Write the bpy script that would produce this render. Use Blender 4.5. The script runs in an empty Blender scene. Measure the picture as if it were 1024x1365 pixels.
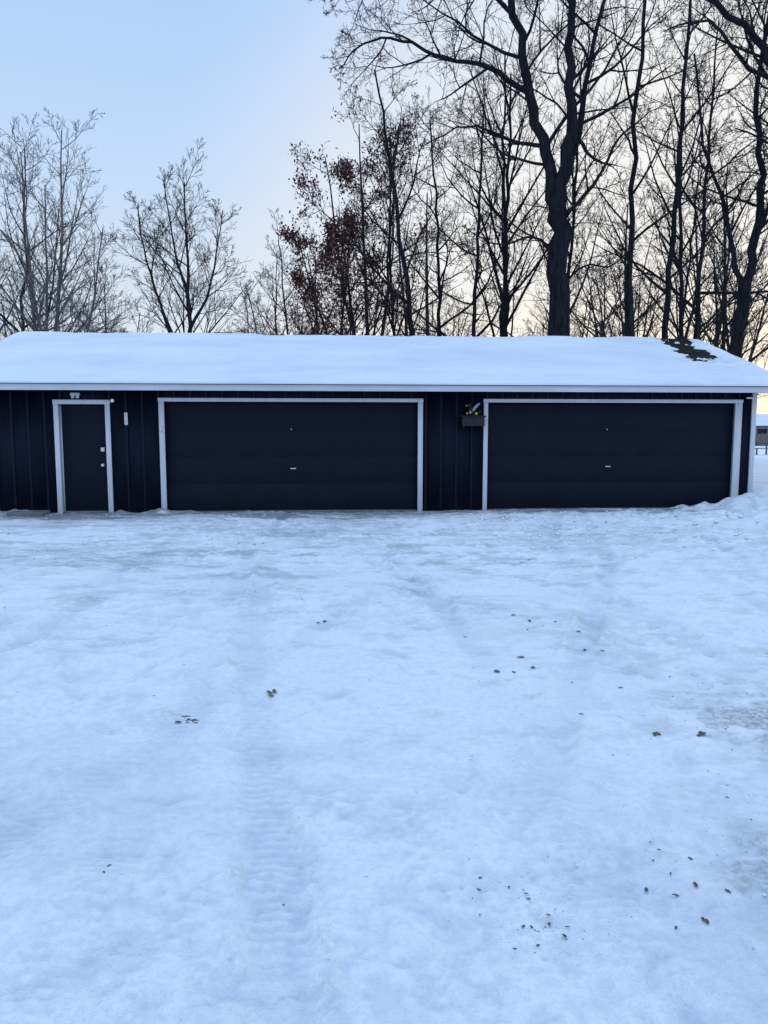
import bpy, math, random, time
import numpy as np
from mathutils import Vector, Matrix
T0 = time.time()
random.seed(7)
rng = np.random.default_rng(7)
scene = bpy.context.scene
scene.view_settings.view_transform = 'Standard'
scene.view_settings.look = 'None'
scene.view_settings.exposure = 0

# ------------------------------------------------------------------ helpers
def link(o, parent=None):
    scene.collection.objects.link(o)
    if parent is not None:
        o.parent = parent
    return o

def mesh_np(name, V, F, mat=None, parent=None, smooth=False):
    me = bpy.data.meshes.new(name)
    V = np.asarray(V, dtype=np.float32)
    me.vertices.add(len(V)); me.vertices.foreach_set("co", V.ravel())
    loops = np.concatenate([f.ravel() for f in F]).astype(np.int32)
    tot = np.concatenate([np.full(len(f), f.shape[1]) for f in F]).astype(np.int32)
    start = np.concatenate([[0], np.cumsum(tot)[:-1]]).astype(np.int32)
    me.loops.add(len(loops)); me.loops.foreach_set("vertex_index", loops)
    me.polygons.add(len(tot))
    me.polygons.foreach_set("loop_start", start)
    me.polygons.foreach_set("loop_total", tot)
    if smooth:
        me.polygons.foreach_set("use_smooth", np.ones(len(tot), dtype=bool))
    me.update(calc_edges=True)
    if mat: me.materials.append(mat)
    o = bpy.data.objects.new(name, me)
    return link(o, parent)

class NT:
    def __init__(s, name):
        s.m = bpy.data.materials.new(name); s.m.use_nodes = True
        s.t = s.m.node_tree; s.n = s.t.nodes; s.l = s.t.links
        s.b = s.n["Principled BSDF"]
    def node(s, ty, **kw):
        n = s.n.new(ty)
        for k, v in kw.items():
            if k in n.inputs: n.inputs[k].default_value = v
            else: setattr(n, k, v)
        return n
    def noise(s, vec, scale, detail=4, rough=.55):
        n = s.node('ShaderNodeTexNoise'); n.inputs['Scale'].default_value = scale
        n.inputs['Detail'].default_value = detail; n.inputs['Roughness'].default_value = rough
        if vec is not None: s.l.new(vec, n.inputs['Vector'])
        return n.outputs['Fac']
    def ramp(s, fac, stops):
        r = s.node('ShaderNodeValToRGB'); cr = r.color_ramp
        while len(cr.elements) < len(stops): cr.elements.new(.5)
        for e, (p, c) in zip(cr.elements, stops):
            e.position = p; e.color = (c if len(c) == 4 else (*c, 1)) if hasattr(c, '__len__') else (c, c, c, 1)
        s.l.new(fac, r.inputs['Fac']); return r.outputs['Color']
    def mix(s, fac, a, b, mode='MIX'):
        m = s.node('ShaderNodeMix'); m.data_type = 'RGBA'; m.blend_type = mode
        for sock, v in ((m.inputs[0], fac), (m.inputs[6], a), (m.inputs[7], b)):
            if hasattr(v, 'links'): s.l.new(v, sock)
            elif hasattr(v, '__len__'): sock.default_value = (*v[:3], 1)
            else: sock.default_value = v
        return m.outputs[2]
    def math(s, op, a, b=0.0, clamp=False):
        m = s.node('ShaderNodeMath'); m.operation = op; m.use_clamp = clamp
        for i, v in enumerate((a, b)):
            if hasattr(v, 'links'): s.l.new(v, m.inputs[i])
            else: m.inputs[i].default_value = v
        return m.outputs[0]
    def bump(s, h, strength=.3, dist=.01, prev=None):
        b = s.node('ShaderNodeBump'); b.inputs['Strength'].default_value = strength
        b.inputs['Distance'].default_value = dist; s.l.new(h, b.inputs['Height'])
        if prev is not None: s.l.new(prev, b.inputs['Normal'])
        return b.outputs['Normal']
    def pos(s):
        return s.node('ShaderNodeNewGeometry').outputs['Position']
    def obj(s):
        return s.node('ShaderNodeTexCoord').outputs['Object']
    def stretch(s, vec, sc):
        m = s.node('ShaderNodeMapping'); m.inputs['Scale'].default_value = sc
        s.l.new(vec, m.inputs['Vector']); return m.outputs['Vector']

def paint_mat(name, col, rough=.5, var=.25, streak=(3, 3, .6), bumpd=.002, bs=40, spec=.5):
    t = NT(name); o = t.obj(); v = t.stretch(o, streak)
    f = t.noise(v, 2.2, 4, .6)
    dark = [c*(1-var) for c in col]; lite = [min(1, c*(1+var)) for c in col]
    c = t.ramp(f, [(.3, dark), (.7, lite)])
    t.l.new(c, t.b.inputs['Base Color'])
    t.b.inputs['Roughness'].default_value = rough
    t.b.inputs['Specular IOR Level'].default_value = spec
    t.l.new(t.bump(t.noise(t.stretch(o, (1, 1, .15)), bs, 3), .5, bumpd), t.b.inputs['Normal'])
    return t.m

M_siding = paint_mat("navy_siding_paint", (.0034, .0054, .019), .65, .35, (3, 3, .5), .003, spec=.15)
M_batten = paint_mat("navy_batten_paint", (.0040, .0062, .0215), .6, .25, (3, 3, .5), .002, spec=.2)
M_gdoor = paint_mat("dark_blue_door_paint", (.0044, .0074, .0205), .62, .16, (1, 1, 1), .0015, 25, spec=.15)
M_trim = paint_mat("white_trim_paint", (.60, .63, .69), .5, .10, spec=.4)
M_fascia = paint_mat("white_fascia_paint", (.58, .61, .68), .5, .10, (.6, 3, 3))
M_soffit = paint_mat("dark_soffit", (.01, .012, .02), .8, .3)  # shade under the eaves is put into this near-black colour
M_metal = paint_mat("brushed_metal", (.6, .62, .65), .3, .1); M_metal.node_tree.nodes["Principled BSDF"].inputs['Metallic'].default_value = .8
M_plasticw = paint_mat("white_plastic", (.65, .65, .66), .4, .05)
M_black = paint_mat("black_wood", (.006, .007, .01), .6, .3)
M_yellow = paint_mat("yellow_paint", (.5, .36, .05), .6, .2)
M_concrete = paint_mat("concrete", (.16, .17, .19), .85, .3, (3, 3, 3), .004)

def shingle_mat():
    t = NT("asphalt_shingles"); o = t.obj()
    br = t.node('ShaderNodeTexBrick'); br.inputs['Scale'].default_value = 1
    br.inputs['Brick Width'].default_value = .3; br.inputs['Row Height'].default_value = .14
    br.inputs['Mortar Size'].default_value = .006
    br.inputs['Color1'].default_value = (.012, .012, .014, 1); br.inputs['Color2'].default_value = (.024, .024, .027, 1)
    br.inputs['Mortar'].default_value = (.006, .006, .006, 1)
    t.l.new(o, br.inputs['Vector'])
    c = t.mix(t.math('MULTIPLY', t.noise(o, 60, 3), .4), br.outputs['Color'], (.036, .037, .042))
    t.l.new(c, t.b.inputs['Base Color']); t.b.inputs['Roughness'].default_value = .95
    t.b.inputs['Specular IOR Level'].default_value = .05
    t.l.new(t.bump(br.outputs['Fac'], .6, -.01), t.b.inputs['Normal'])
    return t.m
M_shingle = shingle_mat()

def roofsnow_mat():
    t = NT("roof_snow"); o = t.obj()
    c = t.ramp(t.noise(t.stretch(o, (.5, 1, 1)), .9, 4, .6), [(.3, (.60, .66, .74)), (.7, (.76, .80, .86))])
    t.l.new(c, t.b.inputs['Base Color']); t.b.inputs['Roughness'].default_value = .7
    n1 = t.bump(t.noise(t.stretch(o, (1, 2, 1)), 5, 4), .6, .04)
    t.l.new(t.bump(t.noise(o, 60, 3), .5, .006, n1), t.b.inputs['Normal'])
    return t.m
M_rsnow = roofsnow_mat()

# ------------------------------------------------------------------ numpy noise
_tab = rng.random((256, 256))
def vn(x, y, s=0):
    x = x + 17.3*s; y = y + 31.7*s
    xi = np.floor(x).astype(int); yi = np.floor(y).astype(int)
    fx = x-xi; fy = y-yi
    fx = fx*fx*fx*(fx*(fx*6-15)+10); fy = fy*fy*fy*(fy*(fy*6-15)+10)
    a = _tab[xi & 255, yi & 255]; b = _tab[(xi+1) & 255, yi & 255]
    c = _tab[xi & 255, (yi+1) & 255]; d = _tab[(xi+1) & 255, (yi+1) & 255]
    return (a*(1-fx)+b*fx)*(1-fy)+(c*(1-fx)+d*fx)*fy - .5
def fbm(x, y, o=4, s=0, g=.5):
    r = 0; a = 1; ca, sa = math.cos(.6), math.sin(.6)
    for i in range(o):
        r = r + a*vn(x, y, s+i); x, y = (x*ca-y*sa)*2.03, (x*sa+y*ca)*2.03; a *= g
    return r
def sstep(a, b, x):
    t = np.clip((x-a)/(b-a), 0, 1); return t*t*(3-2*t)

# ------------------------------------------------------------------ wall frame
W0 = np.array([0, 14.884]); ang = math.atan(.0720)
cw, sw = math.cos(ang), math.sin(ang)
def to_st(x, y):
    dx, dy = x-W0[0], y-W0[1]
    return dx*cw+dy*sw, -dx*sw+dy*cw

# ------------------------------------------------------------------ ground
def track(x, y, x0, y0, x1, y1, bend, w=.10):
    t = (y-y0)/(y1-y0)
    cx = x0+(x1-x0)*t+bend*np.sin(np.clip(t, 0, 1)*math.pi)+.05*np.sin(y*.9+x0)
    m = sstep(-.05, .03, t)*sstep(1.03, .95, t)
    return (x-cx)/w, m
TRK = [(-.95, .9, -3.0, 14.6, .5), (.75, .9, -1.3, 14.6, .6), (-1.9, .9, -3.4, 14.6, -.2), (-.13, .9, -1.9, 14.6, -.25),
       (1.15, .9, 3.4, 14.8, -.3), (3.2, .9, 5.0, 14.9, -.5), (-.2, 1., 3.9, 14.8, .5), (1.3, 1., 5.5, 14.9, .6),
       (-4.2, 3, -2.6, 14.6, -.6), (-2.7, 3, -.9, 14.6, -.6), (1.0, .9, -2.4, 14.6, .9), (2.4, .9, -.8, 14.6, 1.1), (-3.2, 1, 2.6, 14.7, -.8), (-1.9, 1, 4.2, 14.7, -.8)]
FOOT = []
def walk(x, y, a, n):
    for i in range(n):
        sd_ = .12*(1 if i % 2 else -1)
        FOOT.append((x+sd_*math.sin(a)+random.gauss(0, .03), y-sd_*math.cos(a)+random.gauss(0, .03), a+random.gauss(0, .15)))
        x += .62*math.cos(a); y += .62*math.sin(a); a += random.gauss(0, .07)
walk(-1.6, 1.9, 1.95, 20); walk(.9, 1.7, 1.3, 18); walk(-5.4, 12.8, -.35, 14); walk(-3.4, 5.2, 1.2, 14); walk(2.1, 3.4, 1.5, 17); walk(5.5, 8.8, 2.6, 12); walk(-.3, 3.2, 2.6, 8)
walk(-5.6, 13.2, -.1, 12); walk(-1.0, 13.4, -.5, 10); walk(-2.0, 6.5, .3, 10)
FOOT += [(random.uniform(-5, 5), random.uniform(3.2, 13), random.uniform(0, 6.28)) for _ in range(200)]
SCUF = []
for _ in range(520):
    y_ = 1.5+11.5*random.random()**1.3; x_ = random.uniform(-.62, .62)*y_
    SCUF.append((x_, y_, random.gauss(1.2, .9), random.uniform(.03, .14)*(1+y_*.05), random.uniform(.008, .02)*(1+y_*.08), random.uniform(.4, 1)))

def gheight(x, y, full=False):
    s, t = to_st(x, y)
    dist = np.sqrt(x*x+y*y)
    pack_shade = np.zeros_like(x)  # compacted-snow grey plus relief shade painted into hollows, ruts and prints
    z = .06*fbm(x*.22, y*.22, 3, 1) + .022*fbm(x*1.0, y*1.0, 3, 5, .5)
    tramp = sstep(-.05, .3, fbm(x*.45, y*.45, 3, 33))
    tramp = np.maximum(tramp, .8*sstep(-.6, -2.0, x)*sstep(8, 5, y))
    tramp = np.maximum(tramp, .8*sstep(.9, 2.0, x)*sstep(9, 5, y))
    tramp = np.maximum(tramp, .9*sstep(6.5, 9, y))
    fine = fbm(x*6, y*6, 4, 9, .7)
    vf = fbm(x*18, y*18, 3, 140, .7)
    z += (.003+.015*tramp)*fine+(.001+.004*tramp)*vf
    pack_shade += .45*tramp*np.clip(-fine*2, 0, 1)+.25*(.15+tramp)*sstep(.1, .45, -vf)
    rg = np.abs(fbm(x*2.2, y*2.8, 4, 44, .6)); rg2 = sstep(.05, .0, rg)
    z -= .006*rg2*tramp; pack_shade += .22*rg2*tramp
    pack_shade += .25*sstep(.08, .5, fbm(x*.7, y*1.0, 5, 130, .6))
    crust = sstep(.0, .35, fbm(x*.35, y*.35, 2, 30)+.05)
    rip = fbm(x*1.5+y*.5, y*4.2, 4, 12, .6)
    z += .016*rip*crust; pack_shade += .28*crust*np.clip(-rip*2, 0, 1)
    z += .05*np.exp(-((x+1.15)/.35)**2-((y-2.35)/.14)**2) + .06*np.exp(-((x+2.3)/.55)**2-((y-4.9)/.3)**2)
    z += .035*np.exp(-((x+1.7)/.3)**2-((y-3.3)/.16)**2)
    z += .055*sstep(-1.2, -2.2, x)*sstep(6.5, 3.5, y)*fbm(x*2.3, y*2.3, 4, 40, .6)
    for i, a in enumerate(TRK):
        d, m = track(x, y, *a)
        d = d+fine*.3
        rut = np.exp(-d**4)
        am = (.3+sstep(-.15, .4, vn(y*.5, x*0+i*3.1, 3)+.1))*m*.85
        tread = .5+.5*np.clip(3*np.sin(y*2*math.pi/.055+np.abs(d)*2.6+i), -1, 1)
        pat = sstep(.0, .28, vn(y*1.1+i*7, x*0+3.3, 8)+.05)
        if i == 3: pat = np.maximum(pat, np.exp(-((y-2.35)/.4)**4))
        if i in (4, 0): pat = np.maximum(pat, .8*np.exp(-((y-2.0)/.35)**4))
        z -= rut*.014*am
        z += .010*np.exp(-((np.abs(d)-1.35)/.25)**2)*am*(1+fine*2.5)
        ed = sstep(1.0, .8, np.abs(d))
        z -= .006*tread*pat*ed*m*np.maximum(am, .6)
        pack_shade += (.26*rut*am+.38*tread*pat*ed*m*np.maximum(am, .6))
    near = (np.abs(x) < 14) & (y > 0) & (y < 17)
    ni = np.nonzero(near)[0]; xn = x[ni]; yn = y[ni]; dz = np.zeros_like(xn); dp = np.zeros_like(xn)
    order = np.argsort(yn, kind='stable'); ysort = yn[order]
    def local(cx_, cy_, R_):
        a0, a1 = np.searchsorted(ysort, (cy_-R_, cy_+R_)); ii = order[a0:a1]
        return ii[np.abs(xn[ii]-cx_) < R_]
    for fx, fy, fa in FOOT:
        m = local(fx, fy, .3)
        if len(m):
            dx = xn[m]-fx; dy = yn[m]-fy; c, q = math.cos(fa), math.sin(fa)
            a = (dx*c+dy*q)/.14; b = (-dx*q+dy*c)/.052
            r = a*a+b*b
            dz[m] += -.013*np.exp(-r**2)+.004*np.exp(-((r-2.0)/.6)**2)
            dp[m] += .34*np.exp(-r**2)
    for fx, fy, fa, L_, w_, am_ in SCUF:
        m = local(fx, fy, L_*2)
        if len(m):
            dx = xn[m]-fx; dy = yn[m]-fy; c, q = math.cos(fa), math.sin(fa)
            a = (dx*c+dy*q)/L_; b = (-dx*q+dy*c+.25*L_*a*a)/w_
            g_ = np.exp(-a**4-b**2)
            dz[m] -= .006*am_*g_; dp[m] += .42*am_*g_
    z[ni] += dz; pack_shade[ni] += dp
    rough = sstep(2.2, 6.0, x)*sstep(7.0, 9.2, y)*sstep(15.5, 13.5, y)
    rough = np.maximum(rough, .35*sstep(10.5, 12, y)*sstep(15, 14, y)*sstep(-1, 3, x))
    z += rough*(.13*np.maximum(0, fbm(x*1.5, y*1.9, 4, 20, .6)))
    rr = np.abs(fbm(x*4, y*5, 4, 23, .6)); z += rough*.08*rr; pack_shade += rough*.5*np.clip(.35-rr*2, 0, 1)
    lump = 1+.8*fbm(x*1.6, y*1.6, 4, 50, .65)
    z += .48*np.exp(-((x-9.2)/1.9)**2-((y-14.0)/.9)**2)*lump
    z += .18*np.exp(-((x-7.2)/1.2)**2-((y-14.6)/.45)**2)*lump
    z += .18*np.exp(-((x-7.6)/1.7)**2-((y-12.4)/.6)**2)*lump
    z += .20*sstep(6.4, 8.4, x)*sstep(11.5, 15.0, y)*sstep(40, 20, y)
    z += np.exp(-((t+.09)/.08)**2)*np.clip(fbm(s*1.3, t*2, 4, 60, .6)-.12, 0, 1)*.2*((s > -7.8) & (s < 7.6))
    z -= .02*sstep(-1.4, -.5, t)*sstep(.2, -.05, t)*(s < 5)
    z += sstep(25, 120, dist)*(.5*fbm(x*.012, y*.012, 3, 70))
    inside = (s > -7.75) & (s < 7.5) & (t > .0) & (t < 7.3)
    z = np.where(inside, np.minimum(z, -.06), z)
    if not full: return z
    st = fbm(x*.9, y*3.6, 5, 110, .68)
    strip = sstep(-1.8, -.1, t)*sstep(7.2, 5.2, x)
    ice = sstep(.0, .38, st+.75*strip-.20)*sstep(-2.6, -.8, t)*sstep(7.4, 5.6, x)
    ice = ice*(.55+.45*sstep(-.2, .3, fbm(x*4, y*12, 3, 112, .7)+.1))
    sc = fbm(x*1.6, y*4, 5, 115, .72)
    ice += .40*sstep(.2, .55, sc+.12*tramp)*sstep(5, 8.5, y)*sstep(4.5, 1, x)
    ice += .22*sstep(.25, .6, fbm(x*2.2, y*4, 5, 117, .72)+.08*tramp)*sstep(1.5, 5, y)
    def blob(cx, cy, rx, ry): return np.clip(1-((x-cx)/rx)**2-((y-cy)/ry)**2, 0, 1)
    bl = np.maximum.reduce([blob(2.3, 3.9, 1.0, .75), blob(1.55, 2.35, .5, .6), .6*blob(-3.6, 9.6, 3, 1.6), .4*blob(1.6, 5.6, 1.2, 1.1), .6*blob(-1.2, 12, 2, 2.4), .5*blob(3.5, 11, 3, 2)])
    g = fbm(x*5, y*8, 5, 120, .7)
    grit = bl*sstep(-.15, .4, g+.45*bl)
    pack_shade += .30*blob(1.9, 2.2, 1.3, 1.2)*(1+fine)
    return z, np.clip(pack_shade, 0, 1), np.clip(ice, 0, 1), np.clip(grit, 0, 1)
def geo(a, b, n):
    q = np.linspace(0, 1, n+1)[1:]
    return a+(b-a)*(np.exp(q*5.5)-1)/(math.exp(5.5)-1)
xs = np.concatenate([geo(-12, -800, 50)[::-1], np.arange(-12, -3, .05), np.arange(-3, 3, .016), np.arange(3, 12, .045), geo(12, 800, 50)])
ys = np.concatenate([geo(.85, -300, 40)[::-1], np.arange(.85, 4, .012), np.arange(4, 9, .025), np.arange(9, 15.2, .03), np.arange(15.2, 17, .06), geo(17, 1200, 60)])
X, Y = np.meshgrid(xs, ys)
Z, PKSH, IC, GR = gheight(X.ravel(), Y.ravel(), True)
nx, ny = len(xs), len(ys)
idx = np.arange(nx*ny).reshape(ny, nx)
F = np.stack([idx[:-1, :-1], idx[:-1, 1:], idx[1:, 1:], idx[1:, :-1]], -1).reshape(-1, 4)

def ground_mat():
    t = NT("packed_snow"); p = t.pos()
    at = t.node('ShaderNodeAttribute'); at.attribute_name = "wear_shade"
    sp = t.node('ShaderNodeSeparateColor'); t.l.new(at.outputs['Color'], sp.inputs[0])
    pack_shade, ice, grit = sp.outputs[0], sp.outputs[1], sp.outputs[2]
    base = t.ramp(t.noise(p, .6, 4, .6), [(.3, (.80, .83, .87)), (.7, (.88, .895, .92))])
    fn = t.noise(p, 26, 4, .75)
    base = t.mix(1.0, base, t.ramp(fn, [(.34, (.86, .885, .92)), (.58, (1, 1, 1))]), 'MULTIPLY')
    col = t.mix(t.math('MULTIPLY', pack_shade, .62), base, (.47, .53, .63))  # grey of compacted snow, with the shade of its relief painted in
    gf = t.ramp(fn, [(.42, 0.25), (.58, 1)])
    col = t.mix(t.math('MULTIPLY', ice, .78), col, (.14, .16, .20))
    col = t.mix(t.math('MULTIPLY', t.math('MULTIPLY', grit, gf), .8), col, (.20, .205, .22))
    t.l.new(col, t.b.inputs['Base Color'])
    t.l.new(t.math('SUBTRACT', .85, t.math('MULTIPLY', ice, .4)), t.b.inputs['Roughness'])
    t.b.inputs['Specular IOR Level'].default_value = .15
    n1 = t.bump(t.noise(p, 20, 5, .75), .8, .021)
    n2 = t.bump(t.noise(p, 110, 3, .7), .7, .006, n1)
    t.l.new(n2, t.b.inputs['Normal'])
    return t.m
ground = mesh_np("snowy_ground", np.stack([X.ravel(), Y.ravel(), Z], -1), [F], ground_mat(), smooth=True)
ca = ground.data.color_attributes.new("wear_shade", 'FLOAT_COLOR', 'POINT')
ca.data.foreach_set("color", np.stack([PKSH, IC, GR, np.ones_like(PKSH)], -1).astype(np.float32).ravel())
print("ground", len(PKSH), time.time()-T0)

# ------------------------------------------------------------------ debris & leaves
def simple_mat(name, c1, c2, sc=20, rough=.85):
    t = NT(name); f = t.noise(t.pos(), sc, 3)
    t.l.new(t.ramp(f, [(.35, c1), (.65, c2)]), t.b.inputs['Base Color']); t.b.inputs['Roughness'].default_value = rough
    return t.m
def gzf(x, y):
    i = min(nx-1, max(0, int(np.searchsorted(xs, x)))); j = min(ny-1, max(0, int(np.searchsorted(ys, y))))
    return float(Z[j*nx+i])
gz = gzf
LV = []; LF = []
def leaf(x, y, size):
    a = random.uniform(0, 6.28); z = gzf(x, y)+.003+size*.02
    L = size; Wd = size*random.uniform(.35, .6)
    curl = random.uniform(.0, .25)*size
    out = [(-.5, 0), (-.3, .35), (-.12, .22), (0.05, .5), (.2, .25), (.38, .3), (.5, 0), (.36, -.32), (.2, -.22), (.02, -.48), (-.12, -.2), (-.3, -.33)]
    b = len(LV); c, s = math.cos(a), math.sin(a)
    LV.append((x, y, z))
    for u, v in out:
        u2 = u*L; v2 = v*Wd*1.3
        zz = z+curl*abs(v)*1.2+random.uniform(-.1, .2)*size*.35*abs(u)
        LV.append((x+u2*c-v2*s, y+u2*s+v2*c, zz))
    n = len(out)
    for i in range(n): LF.append((b, b+1+i, b+1+(i+1) % n))
spots = [(-1.05, 3.94, .06, 4, .065), (-.66, 4.18, .04, 3, .06), (1.39, 3.73, .015, 2, .07), (1.64, 3.74, .03, 2, .08), (3.39, 10.9, .1, 3, .14),
         (.93, 4.82, .12, 3, .05), (1.2, 5.95, .15, 4, .06), (1.52, 5.55, .25, 3, .05), (1.06, 2.39, .07, 5, .03), (.465, 2.19, .06, 11, .018),
         (.43, 2.38, .06, 6, .016), (-.44, 5.95, .06, 2, .06), (1.03, 2.2, .05, 3, .026), (1.085, 2.61, .08, 4, .02), (-.33, 2.3, .01, 1, .014), (-.97, 2.45, .03, 2, .02),
         (1.3, 3.2, .3, 5, .018), (1.0, 4.5, .3, 4, .035), (-1.9, 10.5, .5, 3, .07), (-5.5, 10.5, .8, 5, .08), (2.2, 12.2, 1.2, 4, .07)]
for x, y, sp, n, sz in spots:
    for _ in range(n):
        leaf(x+random.gauss(0, sp), y+random.gauss(0, sp*.7), sz*random.uniform(.6, 1.15))
for _ in range(50):
    leaf(random.uniform(-5, 5), random.uniform(3, 13), random.uniform(.012, .035))
mesh_np("fallen_leaves", np.array(LV), [np.array(LF)], simple_mat("dead_leaf", (.05, .033, .028), (.13, .085, .07)))
GV = []; GF = []
def crumb(x, y, r):
    z = gzf(x, y)+r*.1; b = len(GV)
    q = [(1, 0, 0), (-1, 0, 0), (0, 1, 0), (0, -1, 0), (0, 0, .8), (0, 0, -.8)]
    a = random.uniform(0, 6.28); c, s = math.cos(a), math.sin(a)
    for u, v, w in q:
        k = r*random.uniform(.6, 1.3); GV.append((x+(u*c-v*s)*k, y+(u*s+v*c)*k, z+w*k*.6))
    for f in [(0, 2, 4), (2, 1, 4), (1, 3, 4), (3, 0, 4), (2, 0, 5), (1, 2, 5), (3, 1, 5), (0, 3, 5)]:
        GF.append(tuple(b+i for i in f))
for _ in range(160): crumb(random.gauss(1.35, .3), random.gauss(2.5, .5)+.1, random.uniform(.0012, .0032))
for _ in range(200): crumb(random.gauss(2.1, .4), random.gauss(3.9, .5), random.uniform(.002, .006))
for _ in range(70): crumb(random.gauss(.5, .13), random.gauss(2.25, .15), random.uniform(.001, .003))
for _ in range(320): crumb(random.uniform(-5, 5), random.uniform(4, 13), random.uniform(.003, .008))
for _ in range(350): crumb(random.gauss(-4, 1.5), random.gauss(10, 1.5), random.uniform(.005, .010))
mesh_np("gravel_crumbs", np.array(GV), [np.array(GF)], simple_mat("gravel", (.06, .06, .06), (.16, .15, .14)))
GV = []; GF = []
for _ in range(620):
    x = random.uniform(1.5, 9.5); y = random.gauss(12.3, 1.6)
    if 8 < y < 14.9: crumb(x, y, random.uniform(.01, .05))
for _ in range(160): crumb(random.uniform(-7, 7), random.gauss(13.9, .35)+.0, random.uniform(.008, .03))
for _ in range(350): crumb(random.uniform(-3, 3), random.uniform(2.0, 9), random.uniform(.003, .010))
mesh_np("snow_chunks", np.array(GV), [np.array(GF)], simple_mat("chunk_snow", (.76, .79, .84), (.86, .88, .9), 5), smooth=True)

# ------------------------------------------------------------------ garage
garage = bpy.data.objects.new("garage_building", None); link(garage)
garage.location = (W0[0], W0[1], 0); garage.rotation_euler = (0, 0, ang)
def boxes(name, lst, mat, parent=garage, bevel=0.0):
    V = []; Fq = []
    for x0, x1, y0, y1, z0, z1 in lst:
        b = len(V)
        V += [(x0, y0, z0), (x1, y0, z0), (x1, y1, z0), (x0, y1, z0), (x0, y0, z1), (x1, y0, z1), (x1, y1, z1), (x0, y1, z1)]
        Fq += [tuple(b+i for i in f) for f in [(0, 3, 2, 1), (4, 5, 6, 7), (0, 1, 5, 4), (1, 2, 6, 5), (2, 3, 7, 6), (3, 0, 4, 7)]]
    o = mesh_np(name, np.array(V), [np.array(Fq)], mat, parent)
    if bevel:
        m = o.modifiers.new("bev", 'BEVEL'); m.width = bevel; m.segments = 2; m.limit_method = 'ANGLE'
    return o
SL, SR, DEP = -7.85, 7.58, 7.4
ops = [(-6.225, -5.355, 2.07), (-4.245, .67, 2.105), (2.08, 7.155, 2.105)]
wl = []; cur = SL; TOP = 2.44
for a, b, h in ops:
    wl.append((cur, a, 0, .12, -.2, TOP)); wl.append((a, b, 0, .12, h, TOP)); cur = b
wl.append((cur, SR, 0, .12, -.2, TOP))
wl += [(SL, SL+.12, .121, DEP, -.2, TOP), (SR-.12, SR, .121, DEP, -.2, TOP), (SL+.121, SR-.121, DEP-.12, DEP, -.2, TOP)]
boxes("walls", wl, M_siding)
zr = 3.84
for nm, x in (("gable_left", SL+.004), ("gable_right", SR-.124)):
    V = [(x, 0, TOP+.002), (x, DEP, TOP+.002), (x, DEP/2, zr-.02), (x+.12, 0, TOP+.002), (x+.12, DEP, TOP+.002), (x+.12, DEP/2, zr-.02)]
    o = mesh_np(nm, np.array(V), [np.array([(0, 1, 2), (3, 5, 4)]), np.array([(0, 3, 4, 1), (1, 4, 5, 2), (2, 5, 3, 0)])], M_siding, garage)
bt = []; x = SL+.14
def in_op(x):
    for a, b, h in ((-6.33, -5.25, 2.16), (-4.36, .78, 2.2), (1.97, 7.32, 2.2)):
        if a-.03 < x < b+.03: return h
    return None
while x < SR-.1:
    h = in_op(x)
    w = .021
    bt.append((x-w, x+w, -.02, -.001, (h+.02) if h else -.1, TOP))
    x += .305
boxes("battens", bt, M_batten, bevel=.003)
boxes("side_battens", [(SR+.001, SR+.017, y, y+.04, 0, 2.44) for y in np.arange(.3, 7.2, .305)], M_batten)
tr = []
def trim(xo0, xo1, zt, wL=.1, wR=.1, wT=.085):
    tr.append((xo0, xo0+wL, -.032, .05, -.03, zt-wT-.002)); tr.append((xo1-wR, xo1, -.032, .05, -.03, zt-wT-.002))
    tr.append((xo0-.008, xo1+.008, -.036, .05, zt-wT, zt))
trim(-6.314, -5.265, 2.16, .09, .09); trim(-4.348, .768, 2.20, .103, .098, .07); trim(1.984, 7.30, 2.20, .085, .145, .07)
boxes("door_trim", tr, M_trim, bevel=.004)
boxes("corner_trim", [(SR-.075, SR+.02, -.034, .0, .0, 2.38), (SR+.002, SR+.022, .001, .1, .0, 2.38)], M_trim, bevel=.003)
boxes("door_jambs", [(-6.224, -6.2, .051, .16, 0, 2.07), (-5.38, -5.356, .051, .16, 0, 2.07)], M_trim)
boxes("entry_door", [(-6.2, -5.38, .07, .115, .02, 2.06)], M_gdoor, bevel=.004)
boxes("door_sill", [(-6.22, -5.36, .0, .2, -.05, .018)], M_concrete)
def cyl(name, loc, r, d, mat, axis='Y', parent=garage, seg=24, bev=0, r2=None):
    V = []; n = seg; r2 = r if r2 is None else r2
    prof = [(r*.9, -d/2), (r, -d/2+d*.12), (r2, d/2-d*.12), (r2*.9, d/2)]
    for rr, h in prof:
        for i in range(n):
            a = 2*math.pi*i/n; u, v = rr*math.cos(a), rr*math.sin(a)
            V.append({'Y': (u, h, v), 'Z': (u, v, h), 'X': (h, u, v)}[axis])
    Fq = [(k*n+i, k*n+(i+1) % n, (k+1)*n+(i+1) % n, (k+1)*n+i) for k in range(3) for i in range(n)]
    me = bpy.data.meshes.new(name); me.from_pydata(V, [], Fq+[tuple(range(n)), tuple(range(3*n, 4*n))]); me.materials.append(mat)
    for p in me.polygons: p.use_smooth = len(p.vertices) == 4
    o = bpy.data.objects.new(name, me); o.location = loc; return link(o, parent)
cyl("deadbolt", (-5.45, .055, 1.21), .032, .03, M_metal)
boxes("deadbolt_plate", [(-5.487, -5.413, .062, .0695, 1.17, 1.25)], M_metal, bevel=.004)
cyl("knob_rose", (-5.45, .06, .91), .034, .018, M_metal); cyl("door_knob", (-5.45, .025, .91), .028, .045, M_metal)
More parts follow.
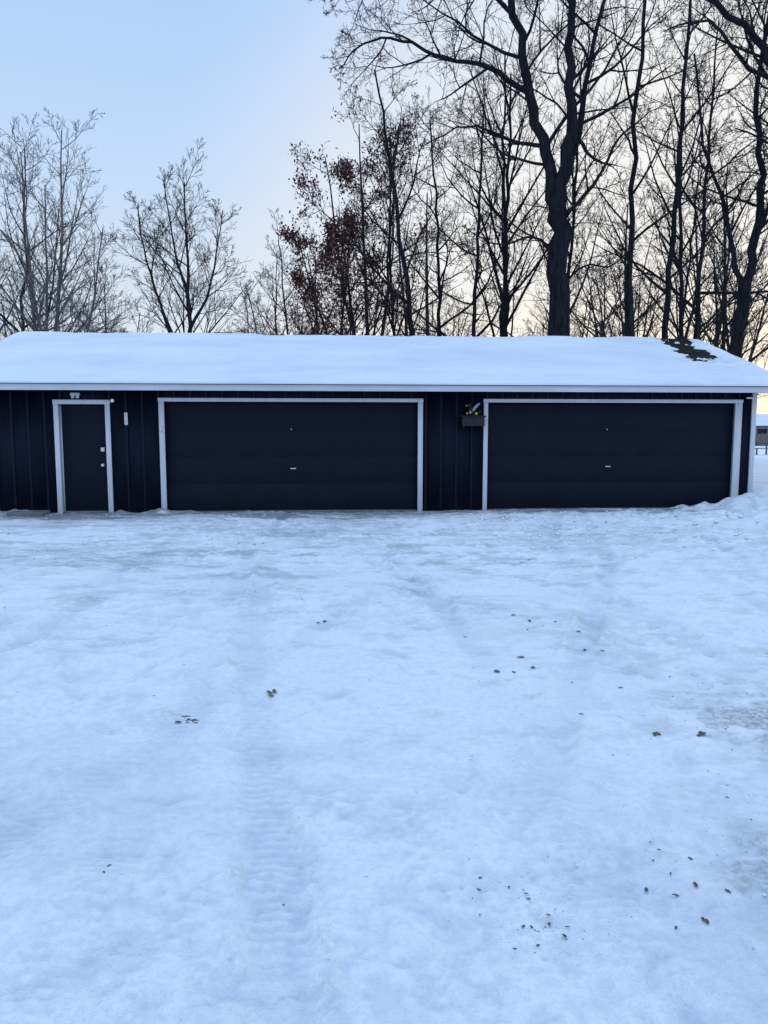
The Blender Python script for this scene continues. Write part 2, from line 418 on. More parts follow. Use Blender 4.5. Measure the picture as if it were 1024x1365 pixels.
def gdoor(nm, a, b, cx, hz):
    n = 4; H = 2.10; sec = []
    for i in range(n):
        z0 = .012+i*(H-.012)/n; z1 = .012+(i+1)*(H-.012)/n
        sec.append((a+.004, b-.004, .075+.0006*(i % 2), .12, z0+.0007, z1-.0007))
    boxes(nm+"_sections", sec, M_gdoor, bevel=.001)
    boxes(nm+"_backing", [(a, b, .11, .16, 0, H)], M_soffit)
    boxes(nm+"_handle", [(cx-.055, cx+.055, .03, .046, hz-.011, hz+.011), (cx-.01, cx+.01, .0462, .072, hz-.01, hz+.01)], M_metal, bevel=.003)
    boxes(nm+"_handle_plate", [(cx-.025, cx+.025, .068, .0745, hz-.03, hz+.03)], M_gdoor, bevel=.003)
    cyl(nm+"_lock", (cx-.03, .07, 1.6), .011, .014, M_metal)
    boxes(nm+"_seal", [(a+.01, b-.01, .07, .12, -.02, .012)], M_black)
gdoor("garage_door_west", -4.245, .67, -1.79, .83)
gdoor("garage_door_east", 2.08, 7.155, 4.56, .85)
boxes("threshold", [(-4.24, .665, .02, .9, -.06, -.003), (2.085, 7.15, .02, .9, -.06, -.003)], M_concrete)
OV, RL, RR = .5, -8.36, 8.12
te = -OV-.02; ze = 2.46; tr_ = DEP/2; slope = (3.87-ze)/(tr_-te)
def roof_half(name, sgn):
    e = te if sgn > 0 else DEP-te
    th = .03
    V = []
    for x in (RL, RR):
        V += [(x, e, ze), (x, tr_, 3.87), (x, tr_, 3.87-th*1.2), (x, e, ze-th)]
    q = [(0, 1, 5, 4), (1, 2, 6, 5), (2, 3, 7, 6), (3, 0, 4, 7), (0, 3, 2, 1), (4, 5, 6, 7)]
    return mesh_np(name, np.array(V), [np.array(q)], M_shingle, garage)
roof_half("roof_front", 1); roof_half("roof_back", -1)
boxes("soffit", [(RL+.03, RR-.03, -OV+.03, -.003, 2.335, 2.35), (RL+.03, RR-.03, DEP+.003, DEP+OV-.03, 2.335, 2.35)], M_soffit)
boxes("fascia", [(RL, RR, -OV, -OV+.025, 2.315, 2.44), (RL, RR, DEP+OV-.025, DEP+OV, 2.315, 2.44)], M_fascia, bevel=.003)
boxes("drip_edge", [(RL-.01, RR+.01, te-.008, te+.02, 2.43, 2.445)], M_black)
for nm, x in (("rake_left", RL), ("rake_right", RR-.025)):
    for k, sg in enumerate((1, -1)):
        e = -OV+.026 if sg > 0 else DEP+OV-.026
        zt = lambda t: ze+slope*(abs(t-te) if sg > 0 else abs(DEP-te-t))-.034
        V = []
        for xx in (x, x+.025):
            V += [(xx, e, zt(e)), (xx, tr_, zt(tr_)), (xx, tr_, zt(tr_)-.13), (xx, e, zt(e)-.12)]
        q = [(0, 1, 5, 4), (1, 2, 6, 5), (2, 3, 7, 6), (3, 0, 4, 7), (0, 3, 2, 1), (4, 5, 6, 7)]
        mesh_np(nm+"_%d" % k, np.array(V), [np.array(q)], M_fascia, garage)
# roof snow
sx = np.concatenate([np.arange(RL-.015, 6.3, .05), np.arange(6.3, RR+.015, .02)]); sy = np.concatenate([np.arange(te-.025, tr_, .03), np.arange(tr_, DEP-te+.03, .09)])
SX, SY = np.meshgrid(sx, sy)
rz = ze+slope*np.minimum(SY-te, DEP-te-SY)
h = .042+.028*fbm(SX*.5, SY*.8, 4, 80)+.014*fbm(SX*3, SY*4, 3, 83)
edge = np.minimum(np.minimum(SX-(RL-.015), (RR+.015)-SX), np.minimum(SY-(te-.025), DEP-te+.025-SY))
h = np.maximum(h, .012)*(.35+.65*sstep(0, .09, edge))
h = h*(1-.35*np.exp(-((SY-tr_)/.18)**2))
cx = 7.55-.10*(tr_-SY)
bm = np.exp(-((SX-cx)/np.where(SX < cx, .50, .30))**4)*sstep(.6, 2.4, SY)*sstep(3.98, 3.74, SY)
st = fbm(SX*2.6, SY*9, 5, 90, .7)
bare = bm*(1.1+1.3*st)
h = h-.16*np.clip(bare-.22, 0, 1)
bm2 = np.exp(-((SX-7.4)/.55)**2)*np.exp(-((SY-1.1)/.8)**2)
h = h-.16*np.clip(bm2*(fbm(SX*5, SY*11, 4, 95, .75)+.16), 0, 1)
h = h-.08*np.clip(np.exp(-((SY-tr_+.03)/.07)**2)*(vn(SX*.9, SY*0, 97)+.12)*(1+fbm(SX*6, SY*3, 3, 98)), 0, 1)
SZ = rz+h
n1_, n2_ = len(sx), len(sy)
idx = np.arange(n1_*n2_).reshape(n2_, n1_)
F = np.stack([idx[:-1, :-1], idx[:-1, 1:], idx[1:, 1:], idx[1:, :-1]], -1).reshape(-1, 4)
Vt = np.stack([SX.ravel(), SY.ravel(), SZ.ravel()], -1)
ring = np.concatenate([idx[0, :], idx[1:, -1], idx[-1, -2::-1], idx[-2:0:-1, 0]])
lo = Vt[ring].copy(); lo[:, 2] = rz.ravel()[ring]-.012
b = len(Vt); m = len(ring); r2 = np.arange(m)
SF = np.stack([ring, b+r2, b+(r2+1) % m, np.roll(ring, -1)], -1)
mesh_np("roof_snow", np.concatenate([Vt, lo]), [F, SF], M_rsnow, garage, smooth=True)

boxes("porch_light_base", [(-5.97, -5.80, -.09, -.021, 2.235, 2.29)], M_plasticw, bevel=.008)
cyl("porch_light_bulb", (-5.93, -.07, 2.215), .03, .06, M_plasticw, 'Z'); cyl("porch_light_bulb_2", (-5.84, -.07, 2.215), .03, .06, M_plasticw, 'Z')
boxes("eave_lamp_base", [(7.36, 7.50, -.08, -.036, 2.215, 2.25)], M_plasticw, bevel=.008)
cyl("wall_hook", (-5.2, -.045, 2.14), .035, .05, M_metal)
boxes("thermometer", [(-4.995, -4.930, -.045, -.021, 1.68, 1.92)], M_plasticw, bevel=.02)
boxes("thermometer_tube", [(-4.967, -4.959, -.050, -.0455, 1.72, 1.88)], M_metal)
boxes("door_latch", [(-4.335, -4.29, -.06, -.037, 1.55, 1.66)], M_metal, bevel=.006)
# wall mailbox with a bird figure standing on it
fb = bpy.data.objects.new("wall_mailbox", None); link(fb); fb.location = garage.matrix_basis @ Vector((1.745, 0, 0)); fb.rotation_euler = (0, 0, ang)
boxes("box", [(-.22, .22, -.2, -.023, 1.66, 1.84)], M_black, fb, .01)
boxes("lid", [(-.245, .245, -.225, -.024, 1.842, 1.866), (-.06, .06, -.212, -.201, 1.79, 1.81)], M_black, fb, .006)
boxes("bracket", [(-.2, -.17, -.16, -.024, 1.625, 1.658), (.17, .2, -.16, -.024, 1.625, 1.658)], M_black, fb, .004)
def ell(name, loc, rad, rot, mat, parent, bend=0):
    V = []; n, m = 16, 10
    for j in range(m+1):
        a = math.pi*j/m
        for i in range(n):
            b = 2*math.pi*i/n
            u = Vector((math.sin(a)*math.cos(b)*rad[0], math.sin(a)*math.sin(b)*rad[1], math.cos(a)*rad[2]))
            u.x += bend*(u.z/rad[2])**2; V.append(tuple(u))
    Fq = [(j*n+i, j*n+(i+1) % n, (j+1)*n+(i+1) % n, (j+1)*n+i) for j in range(m) for i in range(n)]
    o = mesh_np(name, np.array(V), [np.array(Fq)], mat, parent, True); o.location = loc; o.rotation_euler = rot; return o
M_grey = paint_mat("grey_feather_paint", (.3, .32, .35), .6, .3)
ell("bird_body", (-.02, -.11, 1.965), (.075, .06, .105), (0, .35, 0), M_black, fb)
ell("bird_head", (-.075, -.12, 2.065), (.045, .045, .048), (0, 0, 0), M_black, fb)
ell("bird_beak", (-.125, -.125, 2.06), (.025, .01, .012), (0, 0, 0), M_yellow, fb)
ell("bird_wing", (.05, -.165, 2.04), (.026, .012, .11), (0, .75, 0), M_grey, fb, .015)
ell("bird_tail", (.10, -.12, 1.92), (.025, .015, .08), (0, 1.1, 0), M_black, fb)
ell("bird_breast", (-.06, -.165, 1.93), (.022, .012, .035), (0, .2, 0), M_grey, fb)
cyl("round_badge", (.055, -.19, 1.905), .028, .015, M_yellow, parent=fb)
cyl("round_badge_2", (-.12, -.16, 1.91), .02, .015, M_yellow, parent=fb)
boxes("bird_feet", [(-.05, -.035, -.12, -.10, 1.866, 1.9), (0, .015, -.12, -.10, 1.866, 1.9)], M_yellow, fb)
boxes("concrete_step", [(-7.1, -6.45, -.45, -.03, -.05, .05)], M_concrete, bevel=.01)

# ------------------------------------------------------------------ trees
def bark(name, c1, c2, sc=3):
    t = NT(name); o = t.obj(); v = t.stretch(o, (4, 4, .7))
    f = t.noise(v, sc, 3, .7)
    t.l.new(t.ramp(f, [(.35, c1), (.65, c2)]), t.b.inputs['Base Color'])
    t.b.inputs['Roughness'].default_value = .95; t.b.inputs['Specular IOR Level'].default_value = .1
    return t
B_dark = bark("dark_bark", (.008, .009, .014), (.028, .028, .034))  # dark bark, with backlighting painted in as a near-black tone
f_ = B_dark.noise(B_dark.stretch(B_dark.obj(), (6, 6, 1)), 4, 4); B_dark.l.new(B_dark.bump(f_, 1, .05), B_dark.b.inputs['Normal'])
B_dark = B_dark.m
B_mid = bark("brown_bark", (.018, .016, .02), (.05, .045, .046)).m
B_pale = bark("pale_bark", (.07, .065, .065), (.24, .22, .21)).m

Zv = Vector((0, 0, 1))
class Tree:
    def __init__(s, seed, rmin=.009):
        s.r = random.Random(seed); s.poly = {}; s.rmin = rmin; s.tips = []
    def add(s, pts, rad, sides):
        s.poly.setdefault((len(pts), sides), []).append((pts, rad))
    def rv(s):
        g = s.r.gauss; return Vector((g(0, 1), g(0, 1), g(0, 1)))
    def kids(s, pts, rad, L, lev, P, t0, spread=None):
        if lev >= P['max']: return
        r = s.r; k = P['k'][lev]; n = len(pts)-1
        az = r.uniform(0, 6.28)
        for i in range(k):
            t = t0+(1-t0)*((i+r.uniform(.1, .9))/k)
            f = t*n; j = min(n-1, int(f)); f -= j
            p = pts[j].lerp(pts[j+1], f); rr = rad[j]*(1-f)+rad[j+1]*f
            d = (pts[j+1]-pts[j]).normalized()
            az += 2.4+r.uniform(-.5, .5)
            side = d.orthogonal().normalized(); side.rotate(Matrix.Rotation(az, 3, d))
            a = math.radians(r.uniform(*P['ang'][lev]))
            cd = d*math.cos(a)+side*math.sin(a)
            cl = L*P['len'][lev]*r.uniform(.55, 1.25)*(1.15-.7*(t-t0)/(1-t0+1e-6))
            s.grow(p, cd, cl, max(s.rmin, min(rr*.75, cl*P['thick'])), lev+1, P)
    def grow(s, p, d, L, r0, lev, P, t0=None):
        n = P['n'][lev]; pts = [p.copy()]; rad = [r0]; d = d.normalized()
        for i in range(n):
            t = (i+1)/n
            d = (d+s.rv()*P['w'][lev]+Zv*P['up'][lev]).normalized()
            p = p+d*(L/n); pts.append(p.copy()); rad.append(max(s.rmin*.6, r0*(1-.82*t)))
        s.add(pts, rad, P['sides'][lev])
        if lev >= P['max']-1: s.tips.append(p.copy())
        s.kids(pts, rad, L, lev, P, (t0 if t0 is not None else P['t0'][lev]))
    def limb(s, ctrl, r0, r1, P, kL, t0=.2, lev=0, k=None):
        C = [Vector(c) for c in ctrl]; C = [C[0]*2-C[1]]+C+[C[-1]*2-C[-2]]
        pts = []
        for i in range(1, len(C)-2):
            for q in range(4):
                t = q/4; a, b, c, d = C[i-1:i+3]
                pts.append(.5*((2*b)+(c-a)*t+(2*a-5*b+4*c-d)*t*t+(3*b-a-3*c+d)*t**3)+s.rv()*min(.06, r0*.3)*(0 if (i == 1 and q == 0) else 1))
        pts.append(C[-2]); n = len(pts)-1
        rad = [r0+(r1-r0)*(i/n)**.8 for i in range(n+1)]
        s.add(pts, rad, 8)
        PP = dict(P)
        if k is not None: PP['k'] = [k]+list(P['k'][1:])
        PP['len'] = [1]+list(P['len'][1:])
        s.kids(pts, rad, kL, 0, PP, t0)
    def arrays(s):
        Vs = []; Fs = []; off = 0
        for (n, m), L in s.poly.items():
            Pn = np.array([[tuple(q) for q in a[0]] for a in L]); R = np.array([a[1] for a in L])
            T = np.gradient(Pn, axis=1); T /= np.linalg.norm(T, axis=2, keepdims=True)+1e-9
            ax = (Pn[:, -1]-Pn[:, 0]); ref = np.where(np.abs(ax[:, 2:3]) > .8*np.linalg.norm(ax, axis=1, keepdims=True), np.array([[1., 0, 0]]), np.array([[0, 0, 1.]]))
            ref = np.repeat(ref[:, None, :], n, axis=1)
            U = np.cross(T, ref); U /= np.linalg.norm(U, axis=2, keepdims=True)+1e-9; W = np.cross(T, U)
            a = np.arange(m)*2*math.pi/m
            V = Pn[:, :, None, :]+R[:, :, None, None]*(U[:, :, None, :]*np.cos(a)[None, None, :, None]+W[:, :, None, :]*np.sin(a)[None, None, :, None])
            N = len(L); V = V.reshape(-1, 3)
            base = np.arange(N)[:, None, None]*n*m; i = np.arange(n-1)[None, :, None]*m; j = np.arange(m)[None, None, :]; j2 = (j+1) % m
            f = np.stack([base+i+j, base+i+j2, base+i+m+j2, base+i+m+j], -1).reshape(-1, 4)+off
            Vs.append(V); Fs.append(f); off += len(V)
        return np.concatenate(Vs), np.concatenate(Fs)
    def build(s, name, mat, loc=(0, 0, 0)):
        V, F = s.arrays(); o = mesh_np(name, V, [F], mat, smooth=True); o.location = loc; return o

OAK = dict(max=4, k=[12, 6, 5, 3], ang=[(40, 75), (35, 60), (30, 55), (25, 50)], len=[.42, .5, .55, .68], thick=.015,
           n=[10, 7, 5, 3, 2], w=[.05, .13, .15, .14, .12], up=[.05, .05, .05, .05, .04], t0=[.35, .2, .15, .15, .1], sides=[8, 5, 4, 3, 3])
ASH = dict(max=4, k=[14, 6, 4, 3], ang=[(28, 50), (25, 48), (22, 42), (20, 38)], len=[.40, .42, .52, .68], thick=.013,
           n=[10, 6, 4, 3, 2], w=[.035, .07, .08, .08, .07], up=[.05, .07, .07, .06, .05], t0=[.25, .2, .15, .12, .1], sides=[8, 5, 3, 3, 3])
TALL = dict(ASH, k=[12, 5, 4, 3], len=[.2, .5, .5, .6], ang=[(35, 70), (30, 55), (25, 50), (25, 50)], t0=[.35, .2, .15, .1, .1])

big = Tree(11, .0082)
BL = (5.95, 26.0, 0)
big.limb([(0, 0, -.2), (.02, 0, 2.5), (0, .05, 5.5), (-.12, 0, 8.2), (-.1, 0, 9.4)], .43, .30, OAK, 2.6, .62, k=5)
big.limb([(-.12, 0, 8.9), (-.55, .1, 10.8), (-1.15, .1, 12.6), (-1.55, -.2, 14.4), (-2.4, -.4, 16.6), (-2.9, -.4, 19.5), (-2.7, 0, 23)], .235, .05, OAK, 4.4, .1, k=15)
big.limb([(-.05, 0, 9.2), (.2, -.1, 11.3), (.15, .3, 13.5), (.35, .4, 16), (.2, .3, 19), (.6, .2, 23.5)], .24, .05, OAK, 4.2, .15, k=14)
big.limb([(.05, 0, 9.8), (.7, .6, 12), (1.1, .8, 14.5), (1.9, 1.2, 17.5), (2.6, 1.5, 21)], .13, .03, OAK, 3.4, .2, k=11)
big.limb([(-1.2, .1, 12.7), (-2.6, -.5, 13.2), (-4.0, -1, 13.2), (-5.4, -1.2, 13.7), (-6.6, -1.0, 13.7), (-7.4, -.8, 13.0)], .10, .018, OAK, 2.4, .15, k=14)
big.limb([(-1.7, -.3, 14.8), (-3.2, -.9, 15.6), (-5.0, -1.4, 15.6), (-6.6, -1.5, 15.0), (-7.6, -1.6, 14.6)], .08, .018, OAK, 2.2, .15, k=12)
big.limb([(-.6, .1, 11.0), (-1.7, .6, 11.4), (-3.1, 1.0, 12.0), (-4.6, 1.2, 11.4)], .08, .018, OAK, 2.2, .2, k=11)
big.limb([(.05, 0, 8.6), (.9, -.4, 9.6), (1.7, -.6, 11.0), (2.6, -.6, 11.8)], .085, .018, OAK, 1.9, .2, k=8)
big.limb([(-.1, 0, 7.4), (-1.0, -.5, 7.9), (-2.2, -.8, 7.6), (-3.3, -.9, 8.1)], .06, .015, OAK, 1.8, .2, k=9)
big.limb([(.05, 0, 6.4), (.9, .4, 7.2), (1.8, .5, 7.2), (2.5, .5, 7.8)], .05, .015, OAK, 1.4, .2, k=7)
big.build("large_bare_oak_tree", B_dark, BL)

t = Tree(21, .0082)
t.limb([(0, 0, -.2), (.03, 0, 2.2), (-.03, 0, 4.4), (.1, 0, 6.2)], .24, .19, OAK, 1.6, .6, k=3)
t.limb([(.1, 0, 6.0), (.35, 0, 7.6), (.5, .1, 9.5), (.3, .2, 12), (.7, .2, 15.5), (.9, 0, 19)], .15, .04, OAK, 3.0, .1, k=13)
t.limb([(.05, 0, 5.9), (-.35, .1, 7.4), (-.6, .2, 8.6), (-1.3, .2, 10.4), (-1.7, .2, 13)], .1, .03, OAK, 2.4, .15, k=10)
t.limb([(.35, 0, 7.6), (1.0, -.2, 8.6), (1.7, -.2, 10.5)], .07, .02, OAK, 2.0, .15, k=8)
t.build("bare_maple_tree", B_dark, (11.15, 24, 0))
t = Tree(31, .0082)
t.limb([(0, 0, -.2), (.1, 0, 3), (0, 0, 6), (-.3, 0, 8.0)], .38, .28, OAK, 2.0, .7, k=3)
t.limb([(-.3, 0, 7.8), (-1.0, 0, 9.4), (-1.7, .1, 11.0), (-2.3, .2, 12.2), (-3.6, .3, 13.4), (-5.2, .3, 14.4), (-7.2, .3, 15.8)], .2, .03, OAK, 3.0, .1, k=15)
t.limb([(-.3, 0, 8.0), (-.5, .3, 10.5), (-1.1, .4, 13), (-1.6, .4, 16), (-1.6, .4, 20)], .2, .04, OAK, 3.6, .15, k=12)
t.limb([(-1.8, .1, 11.2), (-2.9, -.4, 11.4), (-4.2, -.7, 12.4), (-5.4, -.7, 12.2)], .08, .02, OAK, 2.0, .15, k=9)
t.limb([(-.2, 0, 7.4), (-1.1, -.4, 7.9), (-2.0, -.5, 9.2), (-3.3, -.5, 9.8)], .08, .02, OAK, 1.9, .15, k=8)
t.build("large_bare_oak_tree", B_dark, (12.9, 22, 0))

def tall(seed, x, y, H, lean, r, P=TALL, mat=B_dark, name="tall_bare_tree"):
    t = Tree(seed, .0085)
    pts = [(lean*q*H+math.sin(q*5+seed)*.12*q, math.cos(q*4+seed)*.15*q, q*H-.2*(q == 0)) for q in (0, .2, .4, .6, .8, 1)]
    t.limb(pts, r, .03, P, H*P['len'][0]*.85, .28, k=P['k'][0]+3)
    return t.build(name, mat, (x, y, 0))
tall(41, 8.55, 27, 22, .012, .155)
tall(42, 10.2, 28, 21, .028, .16)
OK2 = dict(OAK, len=[.30, .5, .55, .66])
tall(43, 1.75, 28, 14.2, -.14, .16, OK2)
tall(44, 4.45, 30, 15, .03, .17, ASH)
tall(45, 5.0, 30.5, 16, -.02, .13, ASH)
tall(46, 11.8, 30, 16, -.03, .14, ASH)
tall(47, 13.0, 32, 18, .02, .16, OK2)
tall(48, 7.2, 31, 16, .03, .12, ASH)
tall(49, 2.7, 33, 14.5, -.05, .13, OK2)
tall(50, 12.6, 34, 13, .09, .10, ASH)
tall(51, 3.2, 29, 13.5, .04, .12, OK2)
tall(52, .6, 32, 13.5, -.03, .10, ASH)

def multi(seed, x, y, H, stems, mat, name, P=ASH, rmin=.0085, rr=.011, spread=1.0):
    t = Tree(seed, rmin)
    for i, (lx, ly, h) in enumerate(stems):
        hh = H*h
        pts = [(.12*lx, .12*ly, -.1), (lx*.35*spread, ly*.35, hh*.3), (lx*.75*spread, ly*.8, hh*.62), (lx*spread, ly, hh)]
        t.limb(pts, hh*rr, .02, P, hh*P['len'][0], .22, k=P['k'][0])
    return t.build(name, mat, (x, y, 0))
LFT = dict(ASH, k=[18, 6, 4, 3], len=[.33, .45, .55, .7], ang=[(30, 58), (28, 50), (22, 45), (18, 36)], w=[.035, .08, .08, .07, .06], up=[.05, .05, .06, .05, .04])
multi(61, -16.2, 33, 13.6, [(-1.4, 0, .9), (.9, .4, 1), (2.6, -.4, .8)], B_mid, "bare_ash_tree", LFT)
multi(62, -13.9, 31, 13.4, [(1.2, 0, 1), (-.7, .5, .95), (2.6, .2, .72), (.3, .3, .85)], B_pale, "bare_birch_tree", LFT, rr=.0125)
multi(63, -14.6, 39, 9.5, [(.5, 0, 1), (2.2, 0, .8), (-1, .2, .8)], B_mid, "bare_ash_tree", LFT)
D = dict(ASH, len=[.36, .5, .52, .68], ang=[(32, 58), (28, 50), (22, 45), (18, 36)], w=[.035, .08, .08, .07, .06], up=[.05, .07, .07, .06, .05], k=[20, 7, 5, 3])
t = Tree(64, .0088)
t.limb([(0, 0, -.1), (.2, 0, 3.2), (.75, 0, 6.5), (.7, 0, 9.5), (.7, 0, 13.0)], .2, .025, D, 3.6, .28, k=20)
t.limb([(.3, 0, 4.2), (-.5, .2, 7), (-1.2, .2, 9.5), (-1.5, 0, 12)], .10, .02, D, 2.6, .2, k=13)
t.limb([(.75, 0, 6.3), (1.8, .2, 8.5), (2.4, .2, 11.8)], .09, .02, D, 2.4, .15, k=12)
t.limb([(.7, 0, 8), (.1, .2, 10), (-.3, .2, 13)], .08, .02, D, 2.2, .15, k=10)
t.build("bare_maple_tree", B_mid, (-9.9, 36, 0))
multi(65, -6.3, 42, 11, [(-1.3, 0, .8), (.5, 0, 1), (2.0, 0, .8)], B_mid, "bare_ash_tree", LFT)
multi(66, -3.6, 38, 11.5, [(-1.6, 0, .95), (.2, .3, .9), (-3.2, 0, .75)], B_mid, "bare_ash_tree", LFT)
ok = Tree(71, .0088)
for lx, h, r in ((-3.0, 9, .09), (-1.9, 12.0, .12), (-.6, 13.2, .13), (.8, 12.6, .12), (-1.3, 9.5, .08)):
    ok.limb([(lx*.04, 0, -.1), (lx*.3, .1*lx, h*.3), (lx*.7, .2, h*.65), (lx, 0, h)], r, .02, OAK, h*.27, .22, k=12)
oak_obj = ok.build("leafy_oak_tree", B_mid, (-.35, 30, 0))
tips = [p for p in ok.tips]; random.shuffle(tips)
V = []; F = []
cl = [(-2.6, 10.6, 1.4), (-1.4, 12.0, 1.2), (-3.2, 8.0, 1.3), (-.6, 10.2, 1.2), (-2.2, 9.2, 1.2), (-3.2, 6.2, 1.0), (.8, 12.2, 1.2), (-.9, 7.6, .9), (1.6, 9.8, 1.1), (1.4, 6.0, .9), (-2.2, 5.4, .8), (.3, 8.6, .8)]
cnt = 0
for p in tips:
    w = sum(math.exp(-((p.x-a)**2+(p.z-b)**2)/(c*c)) for a, b, c in cl)
    if random.random() < min(.75, w*.5)+.04:
        for _ in range(random.randint(2, 6)):
            q = p+Vector((random.gauss(0, .13), random.gauss(0, .13), random.gauss(-.04, .13)))
            s_ = random.uniform(.04, .09); a = Vector((random.gauss(0, 1), random.gauss(0, 1), random.gauss(0, 1))).normalized(); bb = a.orthogonal().normalized()
            k0 = len(V); V += [tuple(q-a*s_), tuple(q+bb*s_*.6), tuple(q+a*s_), tuple(q-bb*s_*.5+a*s_*.2)]; F.append((k0, k0+1, k0+2, k0+3)); cnt += 1
    if cnt > 12000: break
mesh_np("dead_leaves", np.array(V), [np.array(F)], simple_mat("rust_leaf", (.05, .016, .016), (.14, .042, .034), 3), oak_obj)

vars_ = []
for sd, P, H in ((81, ASH, 12), (82, ASH, 11), (83, OAK, 11), (84, TALL, 14), (85, ASH, 9)):
    q = Tree(sd, .013); PP = dict(P); PP['k'] = [10, 5, 4, 2]
    for st_ in range(2 if sd != 84 else 1):
        q.grow(Vector((0, 0, -.2)), Vector((random.uniform(-.25, .25), random.uniform(-.2, .2), 1)), H, .012*H, 0, PP)
    vars_.append(q.arrays())
VV = []; FF = []; off = 0
R = random.Random(5)
def put(x, y, k, sc, a):
    global off
    V, F = vars_[k]; c, s = math.cos(a)*sc, math.sin(a)*sc
    VV.append(np.stack([V[:, 0]*c-V[:, 1]*s+x, V[:, 0]*s+V[:, 1]*c+y, V[:, 2]*sc], -1)); FF.append(F+off); off += len(V)
for i in range(25):
    y = R.uniform(38, 62); k = R.uniform(-.10, .46); put(k*y, y, R.randrange(5), R.uniform(.75, 1.2), R.uniform(0, 6.28))
for i in range(12):
    y = R.uniform(45, 70); k = R.uniform(-.56, -.08); put(k*y, y, R.randrange(5), R.uniform(.55, .85), R.uniform(0, 6.28))
for i in range(4):
    y = R.uniform(60, 90); put(y*R.uniform(-.9, -.58), y, R.randrange(5), .8, R.uniform(0, 6.28))
mesh_np("distant_woods", np.concatenate(VV), [np.concatenate(FF)], B_mid, smooth=True)

# ------------------------------------------------------------------ right background
nh = bpy.data.objects.new("distant_house", None); link(nh); nh.location = (49.5, 92, .1)
M_hw = paint_mat("grey_siding", (.22, .23, .25), .8, .15)
boxes("walls", [(-6, 6, 0, 7, -.4, 2.3)], M_hw, nh)
Vh = [(-6.4, -.5, 2.2), (6.4, -.5, 2.2), (6.4, 3.5, 3.7), (-6.4, 3.5, 3.7), (-6.4, 7.5, 2.2), (6.4, 7.5, 2.2)]
mesh_np("roof", np.array(Vh), [np.array([(0, 1, 2, 3), (3, 2, 5, 4)]), ], M_rsnow, nh)
boxes("windows", [(-4, -2.8, -.05, -.01, .8, 1.8), (0, 1.4, -.05, -.01, .8, 1.8), (3.2, 4.2, -.05, -.01, 0, 2)], M_black, nh)
fc = bpy.data.objects.new("wooden_fence", None); link(fc); fc.location = (43, 80, .1)
M_f = paint_mat("weathered_wood", (.13, .12, .12), .9, .3)
boxes("pickets", [(-4+i*.16, -4+i*.16+.13, 0, .03, -.3, 1.25+.03*math.sin(i*2.1)) for i in range(120)], M_f, fc)
boxes("rails", [(-4, 15, .031, .08, .25, .34), (-4, 15, .031, .08, .95, 1.04)], M_f, fc)
pt = bpy.data.objects.new("wooden_bench", None); link(pt); pt.location = (25.4, 50.5, gz(25.4, 50.5)); pt.rotation_euler = (0, 0, .3)
boxes("seat", [(-.8, .8, -.2, -.02, .42, .47), (-.8, .8, .02, .2, .42, .47)], M_f, pt)
boxes("backrest", [(-.8, .8, .22, .26, .6, .72), (-.8, .8, .22, .26, .78, .9)], M_f, pt)
boxes("legs", [(-.65, -.57, -.18, -.1, -.1, .419), (.57, .65, -.18, -.1, -.1, .419), (-.65, -.57, .261, .33, -.1, .9), (.57, .65, .261, .33, -.1, .9)], M_f, pt)

# ------------------------------------------------------------------ sky and sun
sun_az, sun_el = math.radians(27), math.radians(3.5)
sd = Vector((math.sin(sun_az)*math.cos(sun_el), math.cos(sun_az)*math.cos(sun_el), math.sin(sun_el)))
w = bpy.data.worlds.new("World"); scene.world = w; w.use_nodes = True
n = w.node_tree.nodes; l = w.node_tree.links; bg = n["Background"]
tc = n.new('ShaderNodeTexCoord')
sep = n.new('ShaderNodeSeparateXYZ'); l.new(tc.outputs['Generated'], sep.inputs[0])
cr = n.new('ShaderNodeValToRGB'); l.new(sep.outputs[2], cr.inputs[0])
stops = [(0, (.86, .88, .90)), (.12, (.77, .85, .95)), (.28, (.59, .76, .99)), (.46, (.46, .67, 1.0)), (1, (.60, .78, 1.0))]
while len(cr.color_ramp.elements) < len(stops): cr.color_ramp.elements.new(.5)
for e, (p, c) in zip(cr.color_ramp.elements, stops): e.position = p; e.color = (*c, 1)
dt = n.new('ShaderNodeVectorMath'); dt.operation = 'DOT_PRODUCT'; l.new(tc.outputs['Generated'], dt.inputs[0]); dt.inputs[1].default_value = sd
def mrange(src, a, b, c=0, d=1):
    m = n.new('ShaderNodeMapRange'); m.interpolation_type = 'SMOOTHSTEP'; l.new(src, m.inputs[0])
    for i, v in enumerate((a, b, c, d)): m.inputs[i+1].default_value = v
    return m.outputs[0]
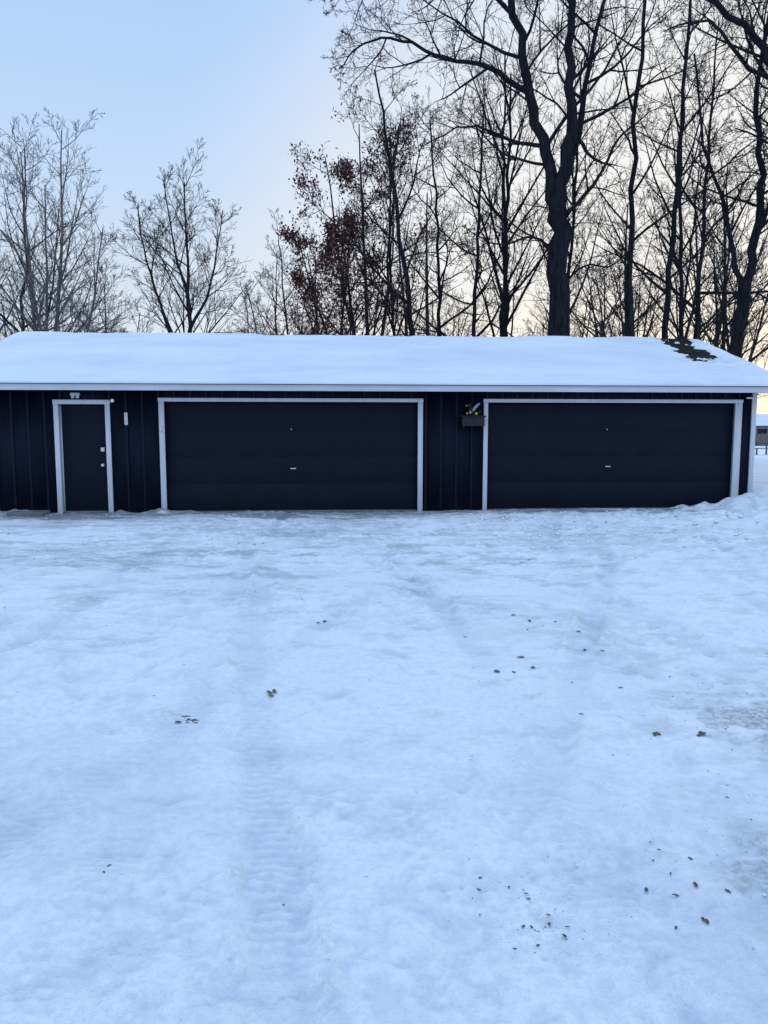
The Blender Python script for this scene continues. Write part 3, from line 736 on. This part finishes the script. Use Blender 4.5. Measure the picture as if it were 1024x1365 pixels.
def wmix(f, a, b, mode='MIX'):
    m = n.new('ShaderNodeMix'); m.data_type = 'RGBA'; m.blend_type = mode
    for s_, v in ((m.inputs[0], f), (m.inputs[6], a), (m.inputs[7], b)):
        if hasattr(v, 'links'): l.new(v, s_)
        elif hasattr(v, '__len__'): s_.default_value = (*v, 1)
        else: s_.default_value = v
    return m.outputs[2]
def wmath(op, a, b):
    m = n.new('ShaderNodeMath'); m.operation = op
    for i, v in enumerate((a, b)):
        if hasattr(v, 'links'): l.new(v, m.inputs[i])
        else: m.inputs[i].default_value = v
    return m.outputs[0]
glow = mrange(dt.outputs['Value'], .70, .97)
c1 = wmix(wmath('MULTIPLY', glow, .96), cr.outputs[0], (.97, .96, .94))
hor = wmath('MULTIPLY', mrange(sep.outputs[2], .22, 0.0), mrange(dt.outputs['Value'], .78, .985))
c2 = wmix(wmath('MULTIPLY', hor, .9), c1, (1.10, .96, .74))
sky = n.new('ShaderNodeTexSky'); sky.sky_type = 'NISHITA'; sky.sun_disc = False
sky.sun_elevation = sun_el; sky.sun_rotation = sun_az
nis = wmix(1.0, sky.outputs[0], (.12, .12, .12), 'MULTIPLY')
fin = wmix(.05, c2, nis)
boost = wmix(mrange(sep.outputs[2], .48, .85), (1, 1, 1), (1.52, 1.58, 1.72))
fin = wmix(1.0, fin, boost, 'MULTIPLY')
l.new(fin, bg.inputs[0]); bg.inputs[1].default_value = 1.0
try:
    w.cycles.sampling_method = 'MANUAL'; w.cycles.sample_map_resolution = 256
except Exception as e: print(e)

sl = bpy.data.lights.new("sun", 'SUN'); sl.energy = .5; sl.angle = math.radians(12); sl.color = (1, .88, .72)
so = bpy.data.objects.new("sun", sl); link(so); so.rotation_euler = sd.to_track_quat('Z', 'Y').to_euler()

cam = bpy.data.cameras.new("camera"); cam.sensor_fit = 'VERTICAL'; cam.sensor_height = 36; cam.lens = 36*1000/1365
cam.clip_end = 4000; cam.clip_start = .05
co = bpy.data.objects.new("camera", cam); link(co); co.location = (0, 0, 1.55)
co.rotation_euler = (math.radians(90-6.1), 0, 0)
scene.camera = co
print("script", time.time()-T0)
